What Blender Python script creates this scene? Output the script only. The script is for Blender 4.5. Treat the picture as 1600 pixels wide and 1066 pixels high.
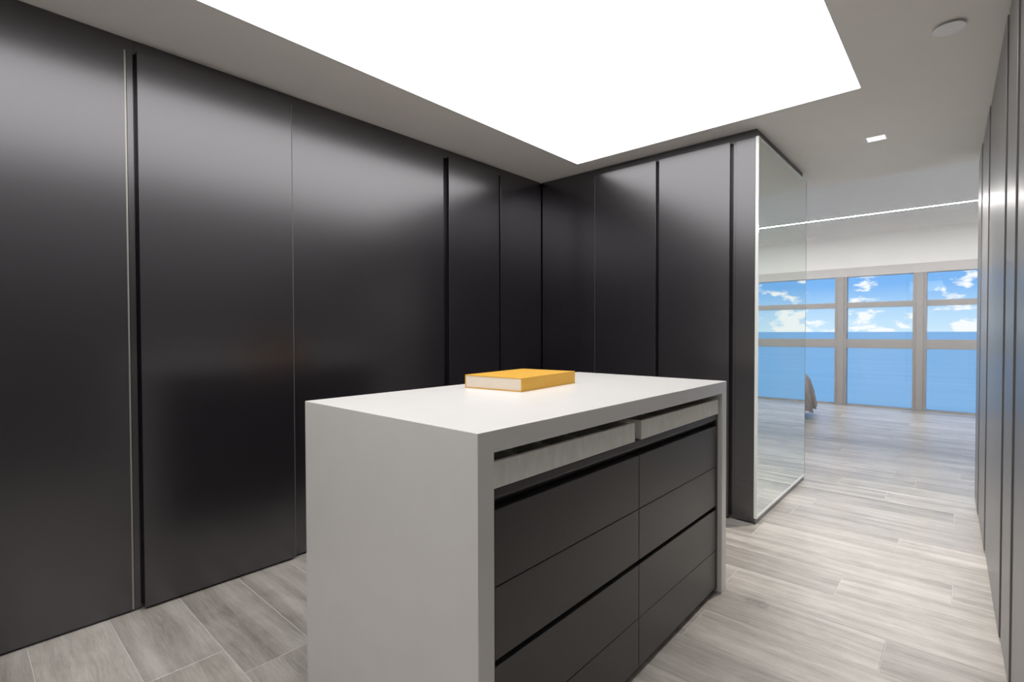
import bpy, bmesh, math, random
from mathutils import Vector, Matrix
random.seed(7)
for o in list(bpy.data.objects): bpy.data.objects.remove(o, do_unlink=True)
scene = bpy.context.scene
C = scene.collection
PI = math.pi

# ------------------------------------------------------------------ camera
H_CAM = 1.17
def cam_axes(yaw, pitch, roll):
    fwd = Vector((math.sin(yaw), math.cos(yaw), 0)); right = Vector((math.cos(yaw), -math.sin(yaw), 0)); up = Vector((0, 0, 1))
    f2 = fwd*math.cos(pitch)+up*math.sin(pitch); u2 = -fwd*math.sin(pitch)+up*math.cos(pitch)
    return right*math.cos(roll)+u2*math.sin(roll), -right*math.sin(roll)+u2*math.cos(roll), f2
r_, u_, f_ = cam_axes(-0.7302, -0.0177, -0.0025)
cd = bpy.data.cameras.new('camera'); cam = bpy.data.objects.new('camera', cd); C.objects.link(cam)
cd.sensor_fit = 'HORIZONTAL'; cd.sensor_width = 36; cd.lens = 788.53*36/1600; cd.clip_start = 0.02; cd.clip_end = 80000
m = Matrix((r_, u_, -f_)).transposed().to_4x4(); m.translation = Vector((0, 0, H_CAM)); cam.matrix_world = m
scene.camera = cam

# ------------------------------------------------------------------ colour management
vs = scene.view_settings
vs.view_transform = 'Standard'; vs.look = 'None'; vs.gamma = 1; vs.use_curve_mapping = False
vs.exposure = 0.15

# ------------------------------------------------------------------ node helpers
def nodes(mat):
    mat.use_nodes = True; nt = mat.node_tree; nt.nodes.clear(); return nt
def N(nt, typ, **kw):
    n = nt.nodes.new(typ)
    for k, v in kw.items():
        if k.startswith('_'): setattr(n, k[1:], v)
        else: n.inputs[k.replace('__', ' ')].default_value = v
    return n
def ramp(nt, stops, interp='LINEAR'):
    n = nt.nodes.new('ShaderNodeValToRGB'); cr = n.color_ramp; cr.interpolation = interp
    while len(cr.elements) < len(stops): cr.elements.new(0.5)
    for e, (p, c) in zip(cr.elements, stops): e.position = p; e.color = (*c, 1) if len(c) == 3 else c
    return n

# ------------------------------------------------------------------ world: clear sky over the sea with low cumulus
w = bpy.data.worlds.new('sky'); scene.world = w; w.use_nodes = True
nt = w.node_tree; nt.nodes.clear(); L = nt.links.new
tc = N(nt, 'ShaderNodeTexCoord'); sep = N(nt, 'ShaderNodeSeparateXYZ'); L(tc.outputs['Generated'], sep.inputs[0])
grad = ramp(nt, [(0.0, (0.60, 0.79, 0.95)), (0.03, (0.47, 0.70, 0.95)), (0.075, (0.205, 0.465, 0.90)), (0.16, (0.16, 0.41, 0.86)), (1.0, (0.15, 0.38, 0.80))])
L(sep.outputs['Z'], grad.inputs[0])
mp = N(nt, 'ShaderNodeMapping'); mp.inputs['Scale'].default_value = (24, 24, 46); mp.inputs['Location'].default_value = (3.1, 1.7, 0.4)
L(tc.outputs['Generated'], mp.inputs[0])
nz = N(nt, 'ShaderNodeTexNoise', Scale=1.0, Detail=7.0, Roughness=0.56); L(mp.outputs[0], nz.inputs['Vector'])
# cloud cover thins with elevation
cov = ramp(nt, [(0.0, (0.15,)*3), (0.028, (0.085,)*3), (0.05, (0.0,)*3), (0.085, (-0.0,)*3), (1.0, (0.0,)*3)])
L(sep.outputs['Z'], cov.inputs[0])
add = N(nt, 'ShaderNodeMath', _operation='ADD'); L(nz.outputs['Fac'], add.inputs[0]); L(cov.outputs[0], add.inputs[1])
cl = ramp(nt, [(0.56, (0, 0, 0)), (0.64, (1, 1, 1))]); L(add.outputs[0], cl.inputs[0])
mx = N(nt, 'ShaderNodeMixRGB'); mx.inputs[2].default_value = (0.93, 0.95, 0.98, 1)
L(cl.outputs[0], mx.inputs[0]); L(grad.outputs[0], mx.inputs[1])
bg = N(nt, 'ShaderNodeBackground', Strength=1.0); L(mx.outputs[0], bg.inputs[0])
out = N(nt, 'ShaderNodeOutputWorld'); L(bg.outputs[0], out.inputs[0])

# afternoon sun from behind the building: lights the sea, not the rooms
sd = bpy.data.lights.new('sun_offscreen', 'SUN'); sd.energy = 0.9; sd.angle = math.radians(0.6); sd.color = (1, 0.95, 0.88)
sun = bpy.data.objects.new('sun_offscreen', sd); C.objects.link(sun); sun.rotation_euler = (math.radians(48), 0, math.radians(8))

# ------------------------------------------------------------------ dimensions (metres)
HC = 2.392            # wardrobe-room ceiling
HB = 2.70             # bedroom ceiling
XL, YB, XM = -2.58, 3.25, -0.925      # left wardrobe front, back wardrobe front, mirror face
YN = -2.40            # room end behind the camera
YS = 4.93             # where the low ceiling ends
YW = 9.50             # window wall
PX0, PX1, PY0, PY1 = -2.113, -0.393, -1.00, 3.078   # luminous ceiling
IX0, IX1, IY0, IY1, IH = -1.600, -0.794, 0.773, 2.3365, 0.947   # island

# ------------------------------------------------------------------ lights
def spot(name, loc, power, color=(1, 0.86, 0.70), ang=100, blend=0.8, size=0.03):
    d = bpy.data.lights.new(name, 'SPOT'); d.energy = power; d.color = color; d.spot_size = math.radians(ang); d.spot_blend = blend; d.shadow_soft_size = size
    o = bpy.data.objects.new(name, d); C.objects.link(o); o.location = loc; return o

# ------------------------------------------------------------------ materials
MATS = {}
def principled(name, color, rough=0.5, metal=0.0, spec=0.5, **kw):
    mt = bpy.data.materials.new(name); nt = nodes(mt)
    b = N(nt, 'ShaderNodeBsdfPrincipled'); b.inputs['Base Color'].default_value = (*color, 1)
    b.inputs['Roughness'].default_value = rough; b.inputs['Metallic'].default_value = metal; b.inputs['Specular IOR Level'].default_value = spec
    for k, v in kw.items(): b.inputs[k.replace('__', ' ')].default_value = v
    o = N(nt, 'ShaderNodeOutputMaterial'); nt.links.new(b.outputs[0], o.inputs[0])
    MATS[name] = mt; return mt, nt, b
def speckle(nt, b, c1, c2, scale, stretch=(1, 1, 1), bump=0.0, detail=3):
    tc = N(nt, 'ShaderNodeTexCoord'); mp = N(nt, 'ShaderNodeMapping'); mp.inputs['Scale'].default_value = stretch
    nz = N(nt, 'ShaderNodeTexNoise', Scale=scale, Detail=detail)
    rp = ramp(nt, [(0.3, c1), (0.7, c2)])
    nt.links.new(tc.outputs['Object'], mp.inputs[0]); nt.links.new(mp.outputs[0], nz.inputs['Vector']); nt.links.new(nz.outputs['Fac'], rp.inputs[0]); nt.links.new(rp.outputs[0], b.inputs['Base Color'])
    if bump:
        bp = N(nt, 'ShaderNodeBump', Strength=bump, Distance=0.001); nt.links.new(nz.outputs['Fac'], bp.inputs['Height']); nt.links.new(bp.outputs[0], b.inputs['Normal'])
# satin aubergine-charcoal lacquer of the wardrobes
_, nt, b = principled('lacquer', (0.016, 0.0135, 0.017), 0.25, 0.0, 0.5, IOR=2.1)
b.inputs['Specular Tint'].default_value = (0.97, 0.955, 1.0, 1)
speckle(nt, b, (0.010, 0.0085, 0.0108), (0.013, 0.011, 0.014), 60, (1, 1, 0.08))
_, nt, b = principled('right_lacquer', (0.050, 0.047, 0.050), 0.34, 0.0, 0.5, IOR=2.5)
speckle(nt, b, (0.085, 0.079, 0.080), (0.10, 0.094, 0.095), 60, (1, 1, 0.05))
_, nt, b = principled('drawer_lacquer', (0.040, 0.036, 0.037), 0.38, 0.0, 0.8)
speckle(nt, b, (0.037, 0.033, 0.034), (0.043, 0.039, 0.040), 50, (0.3, 1, 1))
_, nt, b = principled('solid_surface', (0.86, 0.83, 0.81), 0.32, 0.0, 0.5)
speckle(nt, b, (0.745, 0.73, 0.715), (0.765, 0.75, 0.735), 9)
_, nt, b = principled('tray_linen', (0.64, 0.63, 0.56), 0.7, 0.0, 0.3)
speckle(nt, b, (0.80, 0.79, 0.73), (0.90, 0.89, 0.84), 60, (1, 1, 0.25), 0.3)
principled('tray_inside', (0.10, 0.075, 0.055), 0.8)
_, nt, b = principled('ceiling_paint', (0.80, 0.775, 0.75), 0.85, 0.0, 0.2)
speckle(nt, b, (0.89, 0.865, 0.84), (0.91, 0.885, 0.86), 4)
_, nt, b = principled('white_paint', (0.83, 0.82, 0.81), 0.8, 0.0, 0.2)
speckle(nt, b, (0.89, 0.885, 0.875), (0.91, 0.905, 0.895), 4)
_, nt, b = principled('window_metal', (0.60, 0.57, 0.55), 0.5, 0.0, 0.4)
speckle(nt, b, (0.40, 0.385, 0.375), (0.42, 0.405, 0.395), 6)
_, nt, b = principled('window_head', (0.60, 0.58, 0.57), 0.5, 0.0, 0.4)
speckle(nt, b, (0.59, 0.57, 0.56), (0.61, 0.59, 0.58), 6)
principled('pale_trim', (0.85, 0.86, 0.87), 0.35, 0.2)
principled('glass_edge', (0.90, 0.95, 0.92), 0.15, 0.0, 0.8)
principled('mirror', (0.80, 0.855, 0.82), 0.0, 1.0)
principled('white_plastic', (0.95, 0.945, 0.96), 0.4)
_, nt, b = principled('yellow_cover', (0.86, 0.48, 0.06), 0.5, 0.0, 0.4)
speckle(nt, b, (0.70, 0.37, 0.04), (0.74, 0.41, 0.055), 40, (1, 0.3, 1))
_, nt, b = principled('page_cream', (0.82, 0.72, 0.60), 0.8)
speckle(nt, b, (0.78, 0.68, 0.56), (0.86, 0.76, 0.64), 30, (1, 1, 12))
_, nt, b = principled('bedding', (0.42, 0.39, 0.40), 0.85)
speckle(nt, b, (0.17, 0.155, 0.16), (0.33, 0.30, 0.285), 9, (1, 2.5, 0.4), 0.2)
principled('bed_white', (0.8, 0.8, 0.8), 0.6)
_, nt, b = principled('grout', (0.52, 0.50, 0.47), 0.8)
speckle(nt, b, (0.56, 0.545, 0.52), (0.62, 0.605, 0.58), 20)
def emission(name, color, strength):
    mt = bpy.data.materials.new(name); nt = nodes(mt)
    e = N(nt, 'ShaderNodeEmission', Strength=strength); e.inputs[0].default_value = (*color, 1)
    o = N(nt, 'ShaderNodeOutputMaterial'); nt.links.new(e.outputs[0], o.inputs[0]); MATS[name] = mt; return mt, nt, e
# backlit stretch film
emission('light_film', (1.0, 0.985, 0.965), 2.9)
emission('led', (1, 0.99, 0.97), 210.0)
emission('lamp_reflector', (1.0, 0.93, 0.85), 1.1)
emission('lamp_glow', (1.0, 0.90, 0.78), 6.0)
# window glass: clear with a faint mirror sheen
mt = bpy.data.materials.new('window_glass'); nt = nodes(mt); MATS['window_glass'] = mt
t = N(nt, 'ShaderNodeBsdfTransparent'); t.inputs[0].default_value = (0.97, 0.985, 0.98, 1); g = N(nt, 'ShaderNodeBsdfGlossy', Roughness=0.0)
fr = N(nt, 'ShaderNodeFresnel', IOR=1.35); mxs = N(nt, 'ShaderNodeMixShader'); o = N(nt, 'ShaderNodeOutputMaterial')
nt.links.new(fr.outputs[0], mxs.inputs[0]); nt.links.new(t.outputs[0], mxs.inputs[1]); nt.links.new(g.outputs[0], mxs.inputs[2]); nt.links.new(mxs.outputs[0], o.inputs[0])
# wood-look porcelain planks
mt, nt, b = principled('plank', (0.4, 0.37, 0.34), 0.38, 0.0, 0.5, IOR=1.85)
L = nt.links.new
tc = N(nt, 'ShaderNodeTexCoord'); oi = N(nt, 'ShaderNodeObjectInfo')
sc = N(nt, 'ShaderNodeVectorMath', _operation='SCALE'); sc.inputs['Scale'].default_value = 37.0
cmb = N(nt, 'ShaderNodeCombineXYZ'); L(oi.outputs['Random'], cmb.inputs[0]); L(oi.outputs['Random'], cmb.inputs[1]); L(oi.outputs['Random'], cmb.inputs[2]); L(cmb.outputs[0], sc.inputs[0])
ad = N(nt, 'ShaderNodeVectorMath', _operation='ADD'); L(tc.outputs['Object'], ad.inputs[0]); L(sc.outputs[0], ad.inputs[1])
# slow warp so the grain wanders a little
wm = N(nt, 'ShaderNodeMapping'); wm.inputs['Scale'].default_value = (1.1, 2.5, 1); L(ad.outputs[0], wm.inputs[0])
wn = N(nt, 'ShaderNodeTexNoise', Scale=1.0, Detail=1.5); L(wm.outputs[0], wn.inputs['Vector'])
ws = N(nt, 'ShaderNodeVectorMath', _operation='SCALE'); ws.inputs['Scale'].default_value = 0.10; L(wn.outputs['Color'], ws.inputs[0])
wa = N(nt, 'ShaderNodeVectorMath', _operation='ADD'); L(ad.outputs[0], wa.inputs[0]); L(ws.outputs[0], wa.inputs[1])
# broad cathedral bands, fine pores, blotchy weathering
m1 = N(nt, 'ShaderNodeMapping'); m1.inputs['Scale'].default_value = (0.9, 15, 1); L(wa.outputs[0], m1.inputs[0])
n1 = N(nt, 'ShaderNodeTexNoise', Scale=1.0, Detail=4.0, Roughness=0.55); L(m1.outputs[0], n1.inputs['Vector'])
m2 = N(nt, 'ShaderNodeMapping'); m2.inputs['Scale'].default_value = (12, 150, 1); L(wa.outputs[0], m2.inputs[0])
n2 = N(nt, 'ShaderNodeTexNoise', Scale=1.0, Detail=5.0, Roughness=0.7); L(m2.outputs[0], n2.inputs['Vector'])
n3 = N(nt, 'ShaderNodeTexNoise', Scale=5.0, Detail=6.0, Roughness=0.65); L(ad.outputs[0], n3.inputs['Vector'])
mix = N(nt, 'ShaderNodeMath', _operation='MULTIPLY_ADD'); mix.inputs[1].default_value = 0.30; L(n2.outputs['Fac'], mix.inputs[0])
sc1 = N(nt, 'ShaderNodeMath', _operation='MULTIPLY'); sc1.inputs[1].default_value = 0.50; L(n1.outputs['Fac'], sc1.inputs[0])
sc3 = N(nt, 'ShaderNodeMath', _operation='MULTIPLY_ADD'); sc3.inputs[1].default_value = 0.24; L(n3.outputs['Fac'], sc3.inputs[0]); L(sc1.outputs[0], sc3.inputs[2]); L(sc3.outputs[0], mix.inputs[2])
# sparse knots: rings that darken towards the centre
km = N(nt, 'ShaderNodeMapping'); km.inputs['Scale'].default_value = (1.15, 3.4, 0.001); L(wa.outputs[0], km.inputs[0])
kv = N(nt, 'ShaderNodeTexVoronoi', Scale=1.0, Randomness=1.0); L(km.outputs[0], kv.inputs['Vector'])
kd = N(nt, 'ShaderNodeMath', _operation='MULTIPLY_ADD'); kd.inputs[1].default_value = 0.16; L(n3.outputs['Fac'], kd.inputs[0]); L(kv.outputs['Distance'], kd.inputs[2])
kf = N(nt, 'ShaderNodeMapRange'); kf.inputs['From Min'].default_value = 0.10; kf.inputs['From Max'].default_value = 0.21; kf.inputs['To Min'].default_value = 1.0; kf.inputs['To Max'].default_value = 0.0; L(kd.outputs[0], kf.inputs[0])
kr = N(nt, 'ShaderNodeMath', _operation='SINE'); km2 = N(nt, 'ShaderNodeMath', _operation='MULTIPLY'); km2.inputs[1].default_value = 150.0; L(kd.outputs[0], km2.inputs[0]); L(km2.outputs[0], kr.inputs[0])
ka = N(nt, 'ShaderNodeMath', _operation='MULTIPLY_ADD'); ka.inputs[1].default_value = 0.07; ka.inputs[2].default_value = -0.11; L(kr.outputs[0], ka.inputs[0])
kk = N(nt, 'ShaderNodeMath', _operation='MULTIPLY_ADD'); L(kf.outputs[0], kk.inputs[0]); L(ka.outputs[0], kk.inputs[1]); L(mix.outputs[0], kk.inputs[2])
rp = ramp(nt, [(0.36, (0.22, 0.198, 0.176)), (0.455, (0.37, 0.339, 0.307)), (0.53, (0.475, 0.440, 0.403)), (0.66, (0.64, 0.605, 0.565))]); L(kk.outputs[0], rp.inputs[0])
tone = N(nt, 'ShaderNodeMapRange'); tone.inputs['To Min'].default_value = 0.84; tone.inputs['To Max'].default_value = 1.12; L(oi.outputs['Random'], tone.inputs[0])
hv = N(nt, 'ShaderNodeHueSaturation'); L(rp.outputs[0], hv.inputs['Color']); L(tone.outputs[0], hv.inputs['Value']); L(hv.outputs[0], b.inputs['Base Color'])
rr = N(nt, 'ShaderNodeMapRange'); rr.inputs['To Min'].default_value = 0.27; rr.inputs['To Max'].default_value = 0.40; L(n2.outputs['Fac'], rr.inputs[0]); L(rr.outputs[0], b.inputs['Roughness'])
bp = N(nt, 'ShaderNodeBump', Strength=0.25, Distance=0.0015); L(kk.outputs[0], bp.inputs['Height']); L(bp.outputs[0], b.inputs['Normal'])
# sea
mt, nt, b = principled('sea_water', (0.10, 0.32, 0.46), 0.3, 0.0, 0.5)
tc = N(nt, 'ShaderNodeTexCoord'); mp = N(nt, 'ShaderNodeMapping'); mp.inputs['Scale'].default_value = (0.004, 0.016, 1); nz = N(nt, 'ShaderNodeTexNoise', Scale=1.0, Detail=6.0)
rp = ramp(nt, [(0.35, (0.40, 0.60, 0.66)), (0.65, (0.48, 0.68, 0.73))])
nt.links.new(tc.outputs['Object'], mp.inputs[0]); nt.links.new(mp.outputs[0], nz.inputs['Vector']); nt.links.new(nz.outputs['Fac'], rp.inputs[0]); nt.links.new(rp.outputs[0], b.inputs['Base Color'])
mp2 = N(nt, 'ShaderNodeMapping'); mp2.inputs['Scale'].default_value = (0.05, 0.14, 1); nz2 = N(nt, 'ShaderNodeTexNoise', Scale=1.0, Detail=5.0)
bp = N(nt, 'ShaderNodeBump', Strength=0.35, Distance=2.0)
nt.links.new(tc.outputs['Object'], mp2.inputs[0]); nt.links.new(mp2.outputs[0], nz2.inputs['Vector']); nt.links.new(nz2.outputs['Fac'], bp.inputs['Height']); nt.links.new(bp.outputs[0], b.inputs['Normal'])

# ------------------------------------------------------------------ mesh helpers
def add_box(bm, x0, x1, y0, y1, z0, z1):
    v = [bm.verts.new((x, y, z)) for z in (z0, z1) for y in (y0, y1) for x in (x0, x1)]
    for q in ((0, 2, 3, 1), (4, 5, 7, 6), (0, 1, 5, 4), (2, 6, 7, 3), (0, 4, 6, 2), (1, 3, 7, 5)): bm.faces.new([v[i] for i in q])
def add_prism(bm, pts, axis, a0, a1):
    """extrude a closed 2D outline along axis ('x','y','z')"""
    def P(p, a):
        return {'x': (a, p[0], p[1]), 'y': (p[0], a, p[1]), 'z': (p[0], p[1], a)}[axis]
    v0 = [bm.verts.new(P(p, a0)) for p in pts]; v1 = [bm.verts.new(P(p, a1)) for p in pts]
    n = len(pts); bm.faces.new(v0); bm.faces.new(v1[::-1])
    for i in range(n): bm.faces.new((v0[i], v0[(i+1) % n], v1[(i+1) % n], v1[i]))
    bmesh.ops.recalc_face_normals(bm, faces=bm.faces[:])
def link(name, me, parent=None):
    o = bpy.data.objects.new(name, me); C.objects.link(o)
    if parent is not None: o.parent = parent
    return o
def obj(name, bm, mat, parent=None, bevel=0.0, seg=2, smooth=False):
    me = bpy.data.meshes.new(name)
    bmesh.ops.recalc_face_normals(bm, faces=bm.faces[:])
    if bevel: bmesh.ops.bevel(bm, geom=[e for e in bm.edges if e.is_manifold and e.calc_face_angle(0) > 0.5], offset=bevel, segments=seg, affect='EDGES', profile=0.5)
    bm.to_mesh(me); bm.free(); me.materials.append(MATS[mat])
    if smooth:
        for p in me.polygons: p.use_smooth = True
    return link(name, me, parent)
def box(name, mat, ext, parent=None, bevel=0.0, seg=2):
    bm = bmesh.new(); add_box(bm, *ext); return obj(name, bm, mat, parent, bevel, seg)
def tag(o, label, cat=None, group=None):
    o['label'] = label
    if cat: o['category'] = cat
    if group: o['group'] = group
    return o
def thing(name, label, cat, loc=(0, 0, 0), rotz=0, group=None):
    o = bpy.data.objects.new(name, None); C.objects.link(o); o.location = loc; o.rotation_euler = (0, 0, rotz); o.empty_display_size = 0.1
    return tag(o, label, cat, group)
def struct(o, label=None):
    o['kind'] = 'structure'
    if label: o['label'] = label
    return o

# ------------------------------------------------------------------ setting: floor
bm = bmesh.new(); add_box(bm, -4.6, 2.6, YN-0.3, YW+0.2, -0.15, -0.0012)
floor = struct(obj('floor', bm, 'grout'), 'grey wood-look plank floor with pale grout joints')
PL, PW, GAP, ROW0 = 1.215, 0.242, 0.0032, 0.178
seen = {1: -2.02, 8: -0.207, 9: -0.816, 10: -0.42, 11: -0.027, 12: -0.90, 13: -0.26, 14: -0.82, 15: -0.755, 16: -0.034, 17: -0.40, 20: -0.41, 21: -0.008}
plank_meshes = {}
def plank_mesh(lx, ly):
    k = (round(lx, 3), round(ly, 3))
    if k not in plank_meshes:
        bm = bmesh.new(); e = 0.0011
        lo = [bm.verts.new(p) for p in ((0, 0, -0.006), (lx, 0, -0.006), (lx, ly, -0.006), (0, ly, -0.006))]
        mi = [bm.verts.new(p) for p in ((0, 0, -e), (lx, 0, -e), (lx, ly, -e), (0, ly, -e))]
        hi = [bm.verts.new(p) for p in ((e, e, 0), (lx-e, e, 0), (lx-e, ly-e, 0), (e, ly-e, 0))]
        for a, c in ((lo, mi), (mi, hi)):
            for i in range(4): bm.faces.new((a[i], a[(i+1) % 4], c[(i+1) % 4], c[i]))
        bm.faces.new(hi)
        me = bpy.data.meshes.new('floor_plank'); bm.to_mesh(me); bm.free(); me.materials.append(MATS['plank']); plank_meshes[k] = me
    return plank_meshes[k]
for k in range(-4, 39):
    y0 = ROW0+PW*k; y1 = y0+PW
    if y1 > YW-0.02: y1 = YW-0.02
    if y1-y0 < 0.05: continue
    if y0 < 3.3: a, c = -2.66, 0.34
    elif y0 < 4.45: a, c = -0.97, 0.34
    else: a, c = -4.35, 2.45
    j0 = seen.get(k, -0.3+((k*0.37) % 1.0)*PL)
    x = j0-PL*6
    while x < c:
        xa, xb = max(x, a), min(x+PL, c)
        if xb-xa > 0.03:
            o = link('floor_plank', plank_mesh(xb-xa-GAP, y1-y0-GAP), floor); o.location = (xa+GAP/2, y0+GAP/2, 0)
        x += PL

# ------------------------------------------------------------------ setting: ceilings
bm = bmesh.new()
cx0, cx1 = -3.25, 0.9
add_box(bm, cx0, PX0, YN-0.3, YS, HC, HC+0.14); add_box(bm, PX1, cx1, YN-0.3, YS, HC, HC+0.14)
add_box(bm, PX0, PX1, YN-0.3, PY0, HC, HC+0.14); add_box(bm, PX0, PX1, PY1, YS, HC, HC+0.14)
ceiling = struct(obj('ceiling', bm, 'ceiling_paint'), 'taupe painted lowered ceiling of the dressing room')
bm = bmesh.new(); add_box(bm, -4.6, 2.7, 4.38, YW+0.2, HB, HB+0.15); add_box(bm, -4.6, 2.6, YS-0.12, YS-0.002, HC+0.14, HB)
ceiling_b = struct(obj('ceiling', bm, 'white_paint'), 'white raised bedroom ceiling towards the sea windows')

# ------------------------------------------------------------------ setting: walls
struct(box('wall_left', 'white_paint', (-3.40, -3.22, YN-0.3, 4.45, 0, HC+0.1)))
struct(box('wall_front_unseen', 'white_paint', (-3.25, 0.9, YN-0.3, YN-0.12, 0, HC+0.1)))  # unseen end wall, added white and set back to bounce light forward
struct(box('wall_right', 'white_paint', (0.74, 0.9, YN-0.3, 4.62, 0, HC+0.1)))
bm = bmesh.new(); add_box(bm, -4.6, -1.62, 4.40, 4.50, 0, HB); add_box(bm, -1.62, -1.00, 4.38, 4.475, 0, HC)
struct(obj('wall_back', bm, 'white_paint'))
struct(box('wall_passage', 'white_paint', (0.74, 2.6, 4.62, 4.78, 0, HB)))
struct(box('wall_bedroom_left', 'white_paint', (-4.6, -4.4, 4.45, YW+0.2, 0, HB)))
struct(box('wall_bedroom_right', 'white_paint', (2.5, 2.7, 4.7, YW+0.2, 0, HB)))
# soffit above the windows, coved into the ceiling
bm = bmesh.new(); RC = 0.10
prof = [(YW+0.2, 2.165), (YW, 2.165), (YW, HB-RC)] + [(YW-RC+RC*math.cos(a), HB-RC+RC*math.sin(a)) for a in [PI/2*i/6 for i in range(1, 7)]] + [(YW+0.2, HB)]
add_prism(bm, prof, 'x', -4.4, 2.5)
struct(obj('wall_window', bm, 'white_paint'), 'pale coved soffit above the sea windows')
struct(box('trim_1', 'window_head', (-4.4, 2.5, YW-0.035, YW+0.12, 2.025, 2.165), bevel=0.004), 'grey beige window head band')

# ------------------------------------------------------------------ windows
mull = [-2.44, -1.462, -0.483, 1.06, 2.03]
bays = [-3.42]+mull
MW = 0.08
for i, xm in enumerate([-3.42]+mull):
    mu = struct(box('trim_%d' % (i+2), 'window_metal', (xm-MW, xm+MW, YW-0.03, YW+0.10, 0, 2.025), bevel=0.004), 'wide beige window mullion')
    box('cover_strip', 'window_metal', (xm-0.042, xm+0.042, YW-0.045, YW-0.028, 0, 2.025), mu, bevel=0.003)
pairs = list(zip(bays[:-1], bays[1:]))
for n, (a, c) in enumerate(pairs):
    x0, x1 = a+MW, c-MW
    win = bpy.data.objects.new('window_%d' % (n+1), None); C.objects.link(win); win.location = ((x0+x1)/2, YW, 0); struct(win)
    def part(nm, mat, e, bev=0.0):
        o = box(nm, mat, (e[0]-win.location.x, e[1]-win.location.x, e[2]-YW, e[3]-YW, e[4], e[5]), win, bevel=bev); return o
    part('sill', 'window_metal', (x0-0.01, x1+0.01, YW-0.02, YW+0.08, -0.005, 0.020), 0.003)
    part('transom', 'window_metal', (x0-0.01, x1+0.01, YW-0.02, YW+0.08, 0.908, 1.046), 0.004)
    part('rail', 'window_metal', (x0-0.01, x1+0.01, YW-0.005, YW+0.07, 1.538, 1.622), 0.003)
    part('bead', 'window_metal', (x0-0.005, x1+0.005, YW-0.012, YW+0.0, 1.538, 1.556), 0.002)
    for z0, z1 in ((0.02, 0.908), (1.046, 1.538), (1.622, 2.025)):
        part('pane', 'window_glass', (x0-0.005, x1+0.005, YW+0.03, YW+0.036, z0-0.004, z1+0.004))

# ------------------------------------------------------------------ sea far below
bm = bmesh.new()
vs_ = [bm.verts.new(p) for p in ((-30000, 40, -62), (30000, 40, -62), (30000, 60000, -62), (-30000, 60000, -62))]; bm.faces.new(vs_)
sea = obj('sea', bm, 'sea_water'); tag(sea, 'calm pale blue sea reaching to the horizon outside the windows', 'sea'); sea['kind'] = 'stuff'

# ------------------------------------------------------------------ luminous ceiling panel
lp = thing('luminous_ceiling_panel', 'large backlit white rectangular light panel set into the lowered ceiling', 'light panel', ((PX0+PX1)/2, (PY0+PY1)/2, HC))
hx, hy = (PX1-PX0)/2, (PY1-PY0)/2
box('diffuser', 'light_film', (-hx+0.003, hx-0.003, -hy+0.003, hy-0.003, 0.012, 0.03), lp)
for nm, e in (('frame_bar', (-hx, -hx+0.004, -hy, hy)), ('frame_bar', (hx-0.004, hx, -hy, hy)), ('frame_bar', (-hx+0.004, hx-0.004, -hy, -hy+0.004)), ('frame_bar', (-hx+0.004, hx-0.004, hy-0.004, hy))):
    box(nm, 'pale_trim', (*e, -0.0015, 0.02), lp)

# ------------------------------------------------------------------ wardrobes
ZT, ZB = 2.337, 0.012      # door top, door bottom
def wardrobe(label, origin, rotz, u0, u1, doors, group=None, depth=0.60, mat='lacquer', header=True, extra=None, cu1=None, rmat=None):
    """local frame: u (x) runs along the run, front faces local -y at y = 0; doors: (u0, u1, proud, edge)"""
    t = thing('wardrobe', label, 'wardrobe', origin, rotz, group)
    c0 = 0.004
    box('carcass', mat, (u0+0.001, (cu1 or u1)-0.001, c0+0.022, depth, 0.0, ZT+0.01), t)
    box('plinth', mat, (u0+0.001, u1-0.001, 0.016, 0.03, 0.0, 0.02), t)
    if header: box('top_filler', mat, (u0+0.0005, u1-0.0005, 0.016, 0.03, ZT-0.005, HC-0.0008), t)
    for d in doors:
        a, c, proud, strip = d
        o = box('door', mat, (a, c, -proud, 0.026, ZB, ZT), t, bevel=0.0015, seg=2)
        if rmat: box('edge_strip', mat, (c-0.0015, c+0.0012, -proud+0.0008, 0.02, ZB, ZT), o)
        if strip: box('edge_strip', 'pale_trim_dark' if proud == 0 else 'edge_band', (strip[0], strip[1], -proud-0.0006, 0.02, ZB, ZT-0.003), o)
    if extra: extra(t)
    return t
principled('pale_trim_dark', (0.36, 0.345, 0.32), 0.35, 0.6); principled('edge_band', (0.13, 0.125, 0.125), 0.4, 0.3)
# left run: local x -> world +y reversed so that the front faces world +x.  rotz = +90deg: local x -> +y, local y -> -x
RL = PI/2
wardrobe('wide dark satin wardrobe door edged with a thin metal strip, by the recessed slot', (XL, 0, 0), RL, -0.62, 0.535,
         [(-0.60, -0.062, 0.0, None), (-0.058, 0.503, 0.0, (0.4975, 0.5035)), (0.5055, 0.528, -0.004, None)])
wardrobe('dark satin wardrobe with one proud wide door and one deeper broad door', (XL, 0, 0), RL, 0.535, 2.214,
         [(0.537, 1.183, 0.020, (1.1795, 1.1832)), (1.187, 2.205, 0.0, None)])
wardrobe('dark satin wardrobe of two narrow doors in the room corner', (XL, 0, 0), RL, 2.214, YB-0.003,
         [(2.236, 2.722, 0.018, None), (2.757, YB-0.010, 0.0, None)])
# back run: front faces world -y: rotz = 0
wardrobe('dark satin wardrobe whose narrow plain door meets the corner beside a wider one', (0, YB, 0), 0, -2.64, -1.556,
         [(-2.574, -2.066, 0.0, None), (-2.063, -1.574, 0.018, (-2.0632, -2.0600))])
wardrobe('dark satin wardrobe with a wide door beside the mirror panel', (0, YB, 0), 0, -1.556, XM-0.0145,
         [(-1.551, -1.085, 0.018, None), (-1.071, -1.0545, -0.004, None), (-1.0535, XM-0.015, 0.006, None)], depth=0.60, cu1=-1.034)
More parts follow.
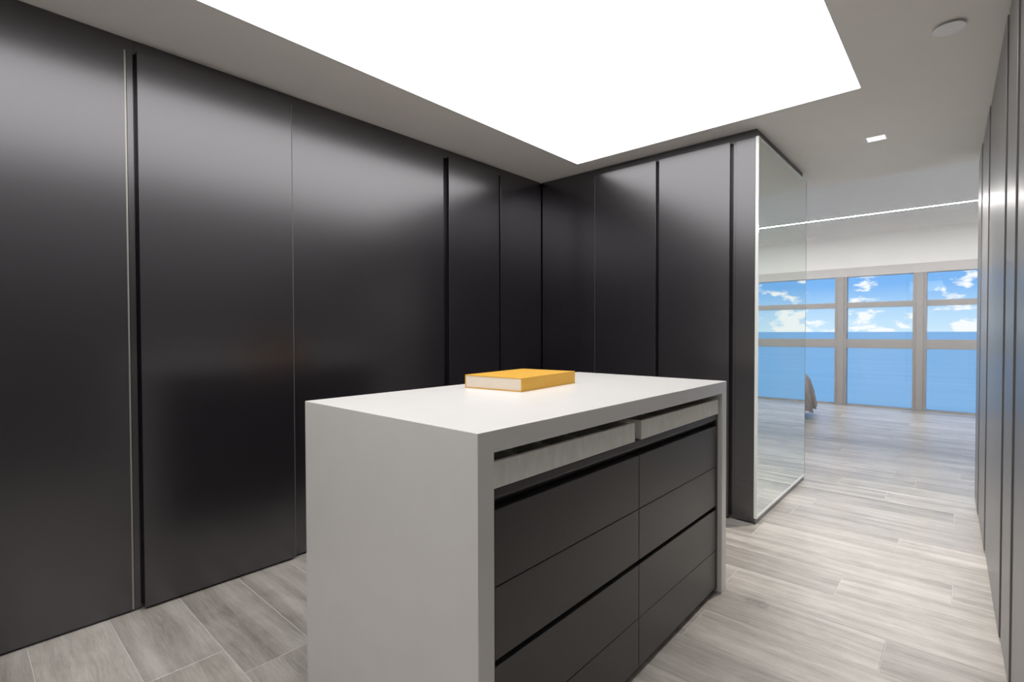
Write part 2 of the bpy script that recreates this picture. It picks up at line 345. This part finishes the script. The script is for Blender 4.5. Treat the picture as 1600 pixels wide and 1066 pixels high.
# right run: front faces world -x, each farther door stands a little prouder; local x runs towards -y
RR = -PI/2+0.0155; RO = (0.158, 0.0, 0)
wardrobe('tall grey-brown satin wardrobe with staggered doors lining the passage to the bedroom', RO, RR, -4.78, -2.61,
         [(-4.775, -4.315, 0.017, None), (-4.305, -3.625, 0.013, None), (-3.61, -2.63, 0.0085, None)], mat='right_lacquer', depth=0.5, rmat=True)
wardrobe('tall grey-brown satin wardrobe with a narrow proud panel at the dressing room end', RO, RR, -2.61, -(YN+0.05),
         [(-2.60, -2.27, 0.0045, None), (-2.25, -1.32, 0.0, None), (-1.30, -0.32, 0.0, None), (-0.30, -(YN+0.06), 0.0, None)], mat='right_lacquer', depth=0.5, rmat=True)

# ------------------------------------------------------------------ mirror on the end of the back run
MY0, MY1 = YB-0.008, 4.482
mz0, mz1 = 0.035, 2.338
struct(box('wall_mirror', 'lacquer', (-1.03, XM-0.015, YB+0.032, 4.42, 0.0, HC)), 'dark end cheek of the back wardrobes behind the mirror')
mr = thing('mirror_panel', 'tall greenish mirror panel with pale edges on the wardrobe end', 'mirror', (XM, (MY0+MY1)/2, 0))
yy = (MY1-MY0)/2
box('glass', 'mirror', (-0.014, 0.0, -yy+0.010, yy-0.004, mz0+0.012, mz1-0.010), mr)
box('edge_trim', 'glass_edge', (-0.014, 0.003, -yy, -yy+0.012, mz0, mz1), mr)
box('edge_trim', 'pale_trim', (-0.014, 0.003, -yy+0.012, yy, mz1-0.012, mz1), mr)
box('edge_trim', 'pale_trim', (-0.014, 0.003, -yy+0.012, yy, mz0, mz0+0.014), mr)
box('edge_trim', 'pale_trim_dark', (-0.014, 0.001, yy-0.005, yy, mz0+0.014, mz1-0.012), mr)
box('base_rail', 'lacquer', (-0.014, -0.004, -yy, yy, 0.0, mz0), mr)

# ------------------------------------------------------------------ island
isl = thing('dressing_island', 'white waterfall dressing island with dark drawers and pale jewellery trays', 'island', ((IX0+IX1)/2, (IY0+IY1)/2, 0))
ox, oy = isl.location.x, isl.location.y
def ib(nm, mat, e, parent=None, bevel=0.0):
    return box(nm, mat, (e[0]-ox, e[1]-ox, e[2]-oy, e[3]-oy, e[4], e[5]), parent or isl, bevel=bevel)
TH = 0.052
# mitred waterfall shell as one solid outline in the y-z plane
bm = bmesh.new()
y0, y1 = IY0-oy, IY1-oy
add_prism(bm, [(y0, 0), (y0+TH, 0), (y0+TH, IH-TH), (y1-TH, IH-TH), (y1-TH, 0), (y1, 0), (y1, IH), (y0, IH)], 'x', IX0-ox, IX1-ox)
obj('waterfall_top', bm, 'solid_surface', isl, bevel=0.0018)['label'] = 'white waterfall worktop and end panels'
FX = -0.812
yi0, yi1 = IY0+TH, IY1-TH
ib('back_panel', 'drawer_lacquer', (IX0+0.01, IX0+0.03, yi0, yi1, 0.0, IH-TH))
ib('carcass', 'drawer_lacquer', (IX0+0.03, FX-0.06, yi0, yi1, 0.03, 0.795))
ib('plinth', 'drawer_lacquer', (IX0+0.03, FX-0.03, yi0, yi1, 0.0, 0.03))
ib('side_stile', 'drawer_lacquer', (FX-0.05, FX, yi0+0.004, yi0+0.019, 0.02, 0.803))
ib('side_stile', 'drawer_lacquer', (FX-0.05, FX, yi1-0.022, yi1-0.006, 0.02, 0.803))
bm = bmesh.new()
add_prism(bm, [(FX-ox, 0.803), (FX-ox, 0.781), (FX-0.034-ox, 0.752), (FX-0.06-ox, 0.745), (FX-0.06-ox, 0.803)], 'y', yi0+0.019-oy, yi1-0.022-oy)
obj('finger_rail', bm, 'drawer_lacquer', isl, bevel=0.002)
ib('slot_liner', 'drawer_lacquer', (FX-0.06, FX-0.03, yi0+0.019, yi1-0.022, 0.374, 0.40))
cols = ((yi0+0.021, 1.549), (1.552, yi1-0.024))
rows = ((0.572, 0.752), (0.396, 0.569), (0.198, 0.379), (0.028, 0.195))
for (a, c) in cols:
    for (z0, z1) in rows: ib('drawer', 'drawer_lacquer', (FX-0.05, FX-0.001, a, c, z0, z1), bevel=0.0012)
# two pale lined jewellery trays under the top
def tray(a, c, ndiv):
    z0, z1, fx, bx = 0.806, 0.868, FX+0.004, FX-0.52
    bm = bmesh.new(); T = 0.012
    add_box(bm, fx-T-ox, fx-ox, a-oy, c-oy, z0, z1); add_box(bm, bx-ox, bx+T-ox, a-oy, c-oy, z0, z1)
    add_box(bm, bx+T-ox, fx-T-ox, a-oy, a+T-oy, z0, z1); add_box(bm, bx+T-ox, fx-T-ox, c-T-oy, c-oy, z0, z1)
    t = obj('tray', bm, 'tray_linen', isl); t['label'] = 'pale linen jewellery tray'
    ib('tray_base', 'tray_inside', (bx+T, fx-T, a+T, c-T, z0, z0+0.006), t)
    for i in range(1, ndiv): 
        y = a+(c-a)*i/ndiv; ib('divider', 'tray_linen', (bx+T, fx-T, y-0.003, y+0.003, z0+0.006, z1-0.010), t)
    ib('divider', 'tray_linen', (fx-0.18, fx-0.174, a+T, c-T, z0+0.006, z1-0.010), t)
tray(yi0+0.003, 1.512, 5); tray(1.557, yi1-0.012, 4)
ib('tray_runner', 'drawer_lacquer', (FX-0.55, FX-0.06, yi0, yi1, 0.795, 0.806))

# ------------------------------------------------------------------ yellow book in its slipcase on the island
bk = thing('book', 'thick yellow slipcased book lying on the white island top', 'book', (-1.219, 1.415, IH), math.radians(6))
bl, bwid, bh, ct = 0.278, 0.408, 0.052, 0.004     # local -x: left, +y: back
for e in ((-bl, 0, 0, bwid, 0, ct), (-bl, 0, 0, bwid, bh-ct, bh), (-ct, 0, 0, bwid, ct, bh-ct), (-bl, -bl+ct, 0, bwid, ct, bh-ct)):
    box('cover', 'yellow_cover', e, bk, bevel=0.0008)
box('pages', 'page_cream', (-bl+ct, -ct, 0.002, bwid-0.002, ct, bh-ct), bk)

# ------------------------------------------------------------------ ceiling fittings
sp = thing('sprinkler_cover', 'round white sprinkler cover plate on the lowered ceiling', 'sprinkler', (-0.056, 2.690, HC))
def disc(nm, mat, r, z0, z1, parent, seg=40):
    bm = bmesh.new(); bmesh.ops.create_cone(bm, cap_ends=True, segments=seg, radius1=r, radius2=r, depth=abs(z1-z0), matrix=Matrix.Translation((0, 0, (z0+z1)/2)))
    return obj(nm, bm, mat, parent, bevel=0.001)
disc('plate', 'white_plastic', 0.052, -0.014, -0.010, sp); disc('neck', 'white_plastic', 0.030, -0.011, 0.0, sp)
def downlight(label, loc, power, color, group=None, ang=110):
    dl = thing('downlight', label, 'downlight', loc, 0, group); S = 0.060
    for e in ((-S, S, -S, -S+0.012), (-S, S, S-0.012, S), (-S, -S+0.012, -S+0.012, S-0.012), (S-0.012, S, -S+0.012, S-0.012)):
        box('bezel', 'white_plastic', (*e, -0.004, 0.0), dl, bevel=0.0008)
    box('reflector', 'lamp_reflector', (-S+0.012, S-0.012, -S+0.012, S-0.012, -0.0015, 0.0), dl)
    disc('lamp_glass', 'lamp_glow', 0.030, -0.0035, -0.0015, dl)
    spot('downlight_beam', (loc[0], loc[1], loc[2]-0.02), power, color, ang)
    return dl
downlight('square white recessed downlight glowing in the passage ceiling', (-0.425, 3.935, HC), 150, (1.0, 0.95, 0.88))
# linear light slot in the bedroom ceiling
ls = thing('linear_ceiling_light', 'thin continuous white linear light in the bedroom ceiling', 'light', (-0.95, 8.04, HB))
box('diffuser', 'led', (-3.3, 3.3, -0.010, 0.010, -0.0055, 0.0), ls)
box('side_rail', 'white_plastic', (-3.3, 3.3, -0.016, -0.010, -0.005, 0.0), ls); box('side_rail', 'white_plastic', (-3.3, 3.3, 0.010, 0.016, -0.005, 0.0), ls)

# ------------------------------------------------------------------ bed with draped cover, foot end past the mirror
bed = thing('bed', 'bed corner under a rumpled grey striped cover by the sea windows', 'bed', (-1.61, 6.30, 0))
# local: foot end towards +x at 0, long side towards -y at 0
box('base', 'bed_white', (-2.05, -0.12, 0.10, 1.75, 0.05, 0.30), bed, bevel=0.01)
for lx in (-1.95, -0.16):
    for ly in (0.14, 1.70): box('leg', 'bed_white', (lx-0.03, lx+0.03, ly-0.03, ly+0.03, 0, 0.06), bed)
box('mattress', 'bed_white', (-2.05, -0.08, 0.06, 1.80, 0.30, 0.54), bed, bevel=0.04, seg=4)
bm = bmesh.new()
# cover: rings from the top edge of the mattress down to the hem, folds grow downwards
path = []
R = 0.14
for i in range(40): path.append(((-2.0+(2.0-R)*i/40, 0.0), (0, -1)))
for i in range(12): a = -PI/2+PI/2*i/12; path.append(((-R+R*math.cos(a), R+R*math.sin(a)), (math.cos(a), math.sin(a))))
for i in range(44): path.append(((0.0, R+(1.86-2*R)*i/44), (1, 0)))
for i in range(12): a = PI/2*i/12; path.append(((-R+R*math.cos(a), 1.86-R+R*math.sin(a)), (math.cos(a), math.sin(a))))
for i in range(41): path.append(((-R-(2.0-R)*i/40, 1.86), (0, 1)))
prof = [(-0.30, 0.600), (-0.16, 0.605), (-0.07, 0.590), (-0.02, 0.555), (0.015, 0.50), (0.035, 0.42), (0.055, 0.34), (0.07, 0.25), (0.082, 0.17), (0.088, 0.105)]
rings = []
for j, (off, z) in enumerate(prof):
    t = max(0, (j-2)/(len(prof)-3)); row = []
    for i, (p, n) in enumerate(path):
        fold = 0.030*t*math.sin(i*0.95+0.6*math.sin(i*0.31))+0.014*t*math.sin(i*2.1)
        zz = z+(0.035*math.sin(i*0.47+1)*t*t)
        row.append(bm.verts.new((p[0]+n[0]*(off+fold), p[1]+n[1]*(off+fold), zz)))
    rings.append(row)
for a, c in zip(rings[:-1], rings[1:]):
    for i in range(len(path)-1): bm.faces.new((a[i], a[i+1], c[i+1], c[i]))
top = rings[0]
bm.faces.new(top)
cov_ = obj('bed_cover', bm, 'bedding', bed, smooth=True)
